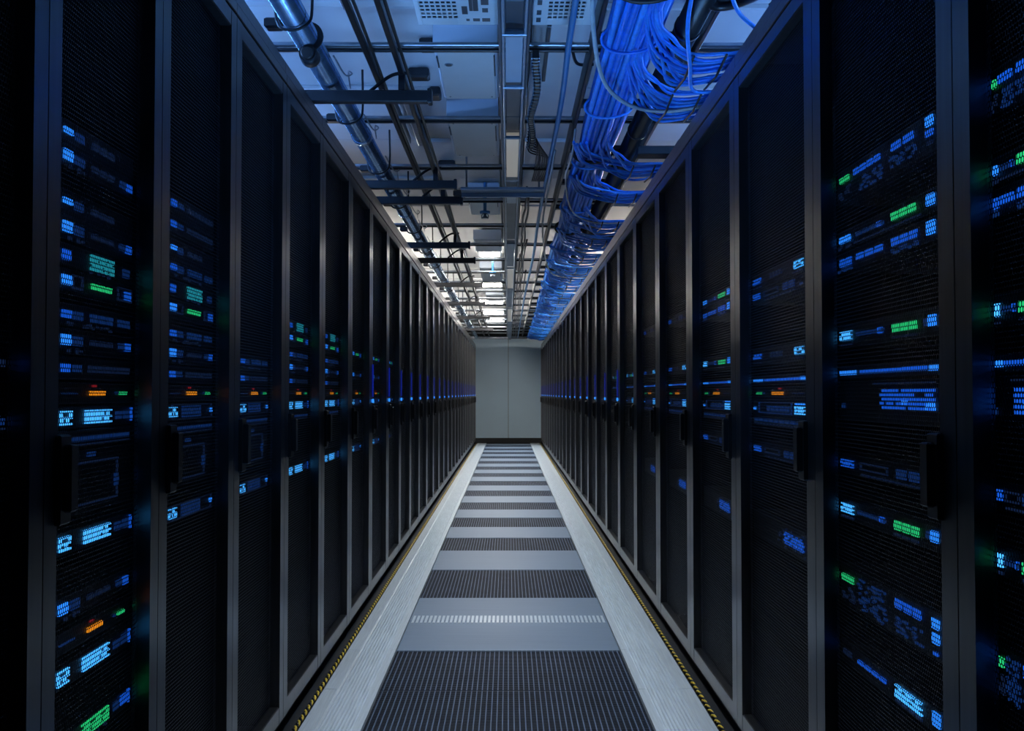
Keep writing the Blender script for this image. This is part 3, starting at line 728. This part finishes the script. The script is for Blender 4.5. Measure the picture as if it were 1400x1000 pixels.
# further dark fixtures on the ceiling panels on the left, beyond the first arms
for i, (x0, x1, ya, yb) in enumerate(((-0.43, -0.34, 4.35, 4.42), (-0.35, -0.29, 3.98, 4.05), (-0.36, -0.31, 4.62, 4.72), (-0.42, -0.32, 6.1, 6.2), (-0.38, -0.30, 7.0, 7.1))):
    tag(link('junction_box', MB().bbox(x0, x1, ya, yb, CEIL-0.045, CEIL-0.002, 0.008).mesh('junction_box', 'black_steel')), f'{ordinal(i)} small dark junction box on the ceiling near the black rails', 'junction box', 'junction boxes')

# long dark bars on the ceiling left of the pipe
for i, (x, ya, yb) in enumerate(((-0.575, 2.6, 3.60), (-0.545, 4.75, 5.55), (-0.48, 4.75, 5.60))):
    tag(link('ceiling_bar', MB().bbox(x-0.014, x+0.014, ya, yb, CEIL-0.04, CEIL-0.002, 0.004).mesh('ceiling_bar', 'strut_steel')), ['grey bar on the ceiling beside the near end of the pipe', 'short grey ceiling bar, next to the pipe beyond the second strut', 'short grey ceiling bar, nearest the black rails beyond the second strut'][i], 'bar', 'short bars on the ceiling')

# ------------------------------------------------------------------ overhead: right of the trunking
t = thing('blue_conduit', 'thin light blue conduit running between light trunking and blue cables', 'conduit', (0, 0, 0))
link('tube', MB().tube(catmull([(0.205, 1.0, 2.265), (0.205, 3.2, 2.265), (0.217, 4.2, 2.262), (0.210, 5.6, 2.255), (0.205, 7.0, 2.255), (0.215, 9, 2.255), (0.20, 12, 2.255), (0.20, 16, 2.255), (0.2, D_END-0.1, 2.255)], 6), 0.011, 10).mesh('tube', 'conduit_blue'), t)
# drag chain along the trunking
t = thing('cable_chain', 'black segmented cable chain beside the light trunking', 'cable chain', (0.098, 3.62, 2.262))
me_l = MB().bbox(-0.012, 0.012, 0, 0.030, 0, 0.034, 0.004).mesh('link', 'cable_black')
me_p = MB().bbox(-0.015, 0.015, 0.020, 0.034, 0.006, 0.028, 0.003).mesh('hinge', 'trunk_grey')
for i in range(34):
    o = link('link', me_l, t, (0.008*math.sin(i*0.16)**2*2, i*0.040, 0.006*math.sin(i*0.3)))
    link('hinge', me_p, o)
# fan of black cables beside the trunking
t = thing('cable_fan', 'fan of curved black cables between chain and blue conduit', 'cables', (0, 0, 0))
for i in range(9):
    r = 0.014 + i*0.0115
    link('cable', MB().tube(catmull([(0.095, 4.78+i*0.052, 2.33), (0.115, 4.79+i*0.052, 2.30), (0.118+r*0.75, 4.84+i*0.050, 2.285), (0.128+r*0.95, 5.02+i*0.042, 2.275), (0.130+r*0.9, 5.45+i*0.01, 2.27), (0.122+r*0.8, 5.72, 2.262)], 6), 0.0040, 7).mesh('cable', 'cable_black'), t)
link('tie', MB().bbox(0.135, 0.235, 5.44, 5.455, 2.262, 2.268, 0.001).mesh('tie', 'tie_black'), t)
for i, (x, ya, yb) in enumerate(((0.108, 6.0, 9.0), (0.124, 6.3, 13.0), (0.140, 8.0, D_END-0.2), (0.100, 9.0, D_END-0.2), (0.165, 10.0, D_END-0.2))):
    pts = [(x+random.uniform(-.008, .008), ya+(yb-ya)*q/12, 2.285+random.uniform(-.012, .012)) for q in range(13)]
    tag(link('ceiling_cable', MB().tube(catmull(pts, 4), 0.007, 6).mesh('ceiling_cable', 'cable_black')), f'{ordinal(i)} black cable strung along the trunking beyond the cross plate', 'cable', 'black cables along the trunking')
for i, (x, ya, yb) in enumerate(((0.155, 4.0, 4.42),)):
    tag(link('slot_bar', MB().bbox(x-0.008, x+0.008, 3.82, 4.50, CEIL-0.02, CEIL-0.001, 0.003).mesh('slot_bar', 'trunk_dark')), 'narrow dark bar on the ceiling left of the blue conduit', 'bar')
t = thing('cable_clip', 'small hooked black cable clip on the ceiling by the blue cables', 'clip', (0, 0, 0))
link('hook', MB().tube(catmull([(0.255, 4.02, 2.46), (0.258, 4.05, 2.43), (0.285, 4.16, 2.42), (0.35, 4.18, 2.425)], 6), 0.007, 6).mesh('hook', 'cable_black'), t)

# cable tray above the blue cables
tray = thing('cable_tray', 'black cable tray carrying the blue cables on the right', 'cable tray', (0, 0, 0))
link('side_rail', MB().bbox(0.292, 0.308, 0.5, D_END-0.1, 2.275, 2.36, 0.003).mesh('side_rail', 'black_steel'), tray)
link('side_rail', MB().bbox(0.655, 0.671, 0.5, D_END-0.1, 2.275, 2.36, 0.003).mesh('side_rail', 'black_steel'), tray)
me_rung = MB().bbox(0.308, 0.655, -0.03, 0.03, 2.308, 2.335, 0.004).mesh('rung', 'black_steel')
yy = 2.75
while yy < D_END-0.2:
    link('rung', me_rung, tray, (0, yy, 0)); yy += 0.82
# dark conduit in the tray
t = thing('dark_conduit', 'dark glossy round duct beside the blue cable bundle', 'duct', (0.585, 0, 2.262))
link('tube', MB().tube([(0, 0.5, 0), (0, D_END-0.1, 0)], 0.042, 20).mesh('tube', 'cable_black'), t)
for yy in (3.3, 4.6, 5.9, 7.4, 9.0):
    link('band', MB().tube([(0, yy-0.012, 0), (0, yy+0.012, 0)], 0.046, 20).mesh('band', 'black_steel'), t)
for i, yy in enumerate((2.75, 4.75, 7.35, 9.7, 12.2, 15.0)):
    t = thing('tray_bracket', f'black bracket between the tray and the right cabinets, {ordinal(i)} from the front', 'bracket', (0, yy, 0), 'tray brackets')
    link('bar', MB().bbox(0.60, 1.0, -0.05, 0.05, 2.175, 2.215, 0.004).mesh('bar', 'black_steel'), t)
    link('foot', MB().bbox(0.84, 0.94, -0.04, 0.04, 2.121, 2.177, 0.004).mesh('foot', 'black_steel'), t)

# ------------------------------------------------------------------ blue cables: the main bundle
def bx(d): return 0.402 + 0.075*min(max((d-3.2)/12, 0), 1)
bundle = thing('cable_bundle', 'thick bundle of blue network cables hung along the tray', 'cable bundle', (0, 0, 0))
cols = 7
for j in range(3):
    for i in range(cols):
        off = (i-(cols-1)/2)*0.0245 + (0.012 if j == 1 else 0); zz = 2.215 + j*0.021 + 0.010*abs(i-3)/3
        pts = []
        d = 0.6
        ph = random.uniform(0, 6)
        while d < D_END-0.15:
            sq = 1 - 0.18*math.exp(-((d-4.95)/0.35)**2) - 0.12*math.exp(-((d-7.2)/0.4)**2)
            pts.append((bx(d) + off*sq + 0.004*math.sin(d*1.7+ph) + random.uniform(-.002, .002), d, zz + 0.005*math.sin(d*1.3+ph*2)))
            d += 0.55 if d < 9 else 1.1
        link('cable', MB().tube(catmull(pts, 2), 0.0108, 8).mesh('cable', 'cable_blue' if (i+j) % 3 else 'cable_blue_light'), bundle)
me_tie = None
for yy, m in ((2.9, 'tie_black'), (3.35, 'cable_blue'), (4.15, 'cable_blue_light'), (4.95, 'tie_black'), (5.10, 'cable_blue_light'), (6.35, 'cable_blue_light'), (7.2, 'tie_black'), (8.1, 'cable_blue_light'), (9.3, 'tie_black'), (11, 'cable_blue'), (13, 'cable_blue')):
    pts = [(bx(yy)+0.099*math.cos(a)*0.97, yy+0.012*math.sin(a*2), 2.240+0.047*math.sin(a)) for a in np.linspace(0, 2*math.pi, 25)]
    link('tie', MB().tube(pts, 0.0055 if 'blue' in m else 0.009, 6).mesh('tie', m), bundle)

# drops of blue cables curving from the bundle onto the right cabinets
drops = [3.15, 3.58, 4.75, 5.45, 6.35, 7.15, 8.0, 8.8, 9.6, 10.4, 11.2, 12.0, 12.8, 13.6, 14.5, 15.4, 16.4, 17.4, 18.4, 19.4, 20.4]
for k, d0 in enumerate(drops):
    t = thing('cable_drop', f'loop of blue cables curving onto the right cabinets, {ordinal(k)} from the front', 'cables', (0, d0, 0), 'blue cable loops on the right')
    n = 13 if k < 6 else 9
    seg = 7 if k < 4 else 5
    for i in range(n):
        a = i/(n-1)
        sag = 0.10 + (0.33 if k < 4 else 0.62)*a + random.uniform(-.03, .03)
        lo = random.uniform(-0.012, 0.012)
        x0 = bx(d0) + random.uniform(0.01, 0.07)
        zs = 2.226
        if k >= 2 and i % 2 == 0:
            x0 = bx(d0) - random.uniform(0.04, 0.10); zs = 2.198
        xe = 0.86 + random.uniform(-.02, .05)
        pts = [(x0-0.02, d0-0.16+random.uniform(-.03, .03), zs), (x0+0.005, d0-0.05+0.05*a, min(zs, 2.207)-0.004),
               (x0+0.065, d0-0.02+sag*0.75, 2.192+lo), (0.60+random.uniform(-.02, .03), d0+sag+0.06, 2.178+lo),
               (0.72, d0+sag*0.92+0.04, 2.172+lo*0.6), (0.80, d0+sag*0.75, 2.158+0.014*(i % 3)), (xe, d0+sag*0.5, 2.135+0.012*(i % 3))]
        r = 0.0062 if k < 6 else 0.0075
        link('cable', MB().tube(catmull([(p[0], p[1]-d0, p[2]) for p in pts], 5), r, seg).mesh('cable', 'cable_blue_light' if i % 3 == 0 else 'cable_blue'), t)
    for (tx, ty0, ty1, zt) in ((0.60, 0.13, 0.52, 2.160), (0.70, 0.10, 0.48, 2.155)):
        link('tie', MB().tube([(tx, ty0, zt), (tx+0.004, (ty0+ty1)/2, zt-0.012), (tx, ty1, zt)], 0.004, 6).mesh('tie', 'tie_black'), t)

# loose single cables
loose = [
 ('grey_cable', 'grey cable looping from the ceiling down to the right cabinets', 'cable_grey', [(0.235, 2.4, 2.40), (0.245, 2.9, 2.30), (0.275, 3.25, 2.21), (0.345, 3.62, 2.175), (0.46, 3.86, 2.165), (0.60, 3.93, 2.160), (0.74, 3.84, 2.155), (0.86, 3.7, 2.14)], 0.0075),
 ('grey_cable', 'thin grey cable trailing along the left edge of the blue bundle', 'cable_grey', [(0.30, 4.55, 2.25), (0.305, 4.9, 2.21), (0.30, 5.3, 2.20), (0.345, 5.9, 2.19), (0.42, 6.35, 2.18), (0.56, 6.6, 2.175), (0.76, 6.5, 2.155)], 0.005),
 ('grey_cable', 'long thin grey cable hanging between blue conduit and cable tray', 'cable_grey', [(0.225, 4.9, 2.24), (0.225, 5.6, 2.215), (0.225, 6.6, 2.21), (0.26, 7.6, 2.205), (0.33, 8.8, 2.195), (0.42, 9.6, 2.19), (0.6, 9.9, 2.18)], 0.006),
 ('blue_cable', 'single blue cable crossing over the first cable loop', 'cable_blue_light', [(0.52, 2.5, 2.30), (0.535, 3.0, 2.20), (0.60, 3.35, 2.15), (0.66, 3.62, 2.150), (0.76, 3.62, 2.145)], 0.0065),
 ('blue_cable', 'single blue cable strung from the ceiling to the near right cabinet', 'cable_blue_light', [(0.56, 2.4, 2.36), (0.585, 2.7, 2.27), (0.66, 2.95, 2.20), (0.76, 3.05, 2.155)], 0.0065),
 ('black_cable', 'thick black cable hanging in a loop above the near right cabinet', 'cable_black', [(0.50, 2.35, 2.34), (0.52, 2.75, 2.27), (0.60, 3.03, 2.24), (0.70, 2.98, 2.23), (0.80, 2.7, 2.22), (0.86, 2.4, 2.22)], 0.017),
]
for (nm, lab, m, pts, r) in loose:
    tag(link(nm, MB().tube(catmull(pts, 8), r, 8).mesh(nm, m)), lab, 'cable', 'loose cables')

# ------------------------------------------------------------------ yellow and black twisted cords along the cabinet bases
for s in (-1, 1):
    side = 'left' if s < 0 else 'right'
    t = thing('twisted_cord', f'twisted yellow and black cord along the base of the {side} cabinets', 'cord', (s*0.682, 0, 0.0), 'cords along the cabinet bases')
    for m, ph, nm in (('cord_yellow', 0, 'yellow_strand'), ('cable_black', math.pi, 'black_strand')):
        pts = []
        y = 2.6
        while y < D_END-0.1:
            a = 2*math.pi*y/0.055 + ph
            pts.append((0.0042*math.cos(a), y, 0.0042*math.sin(a) - 0.003))
            y += 0.055/6 if y < 9 else 0.055/4
        link(nm, MB().tube(pts, 0.0042, 5).mesh(nm, m), t)
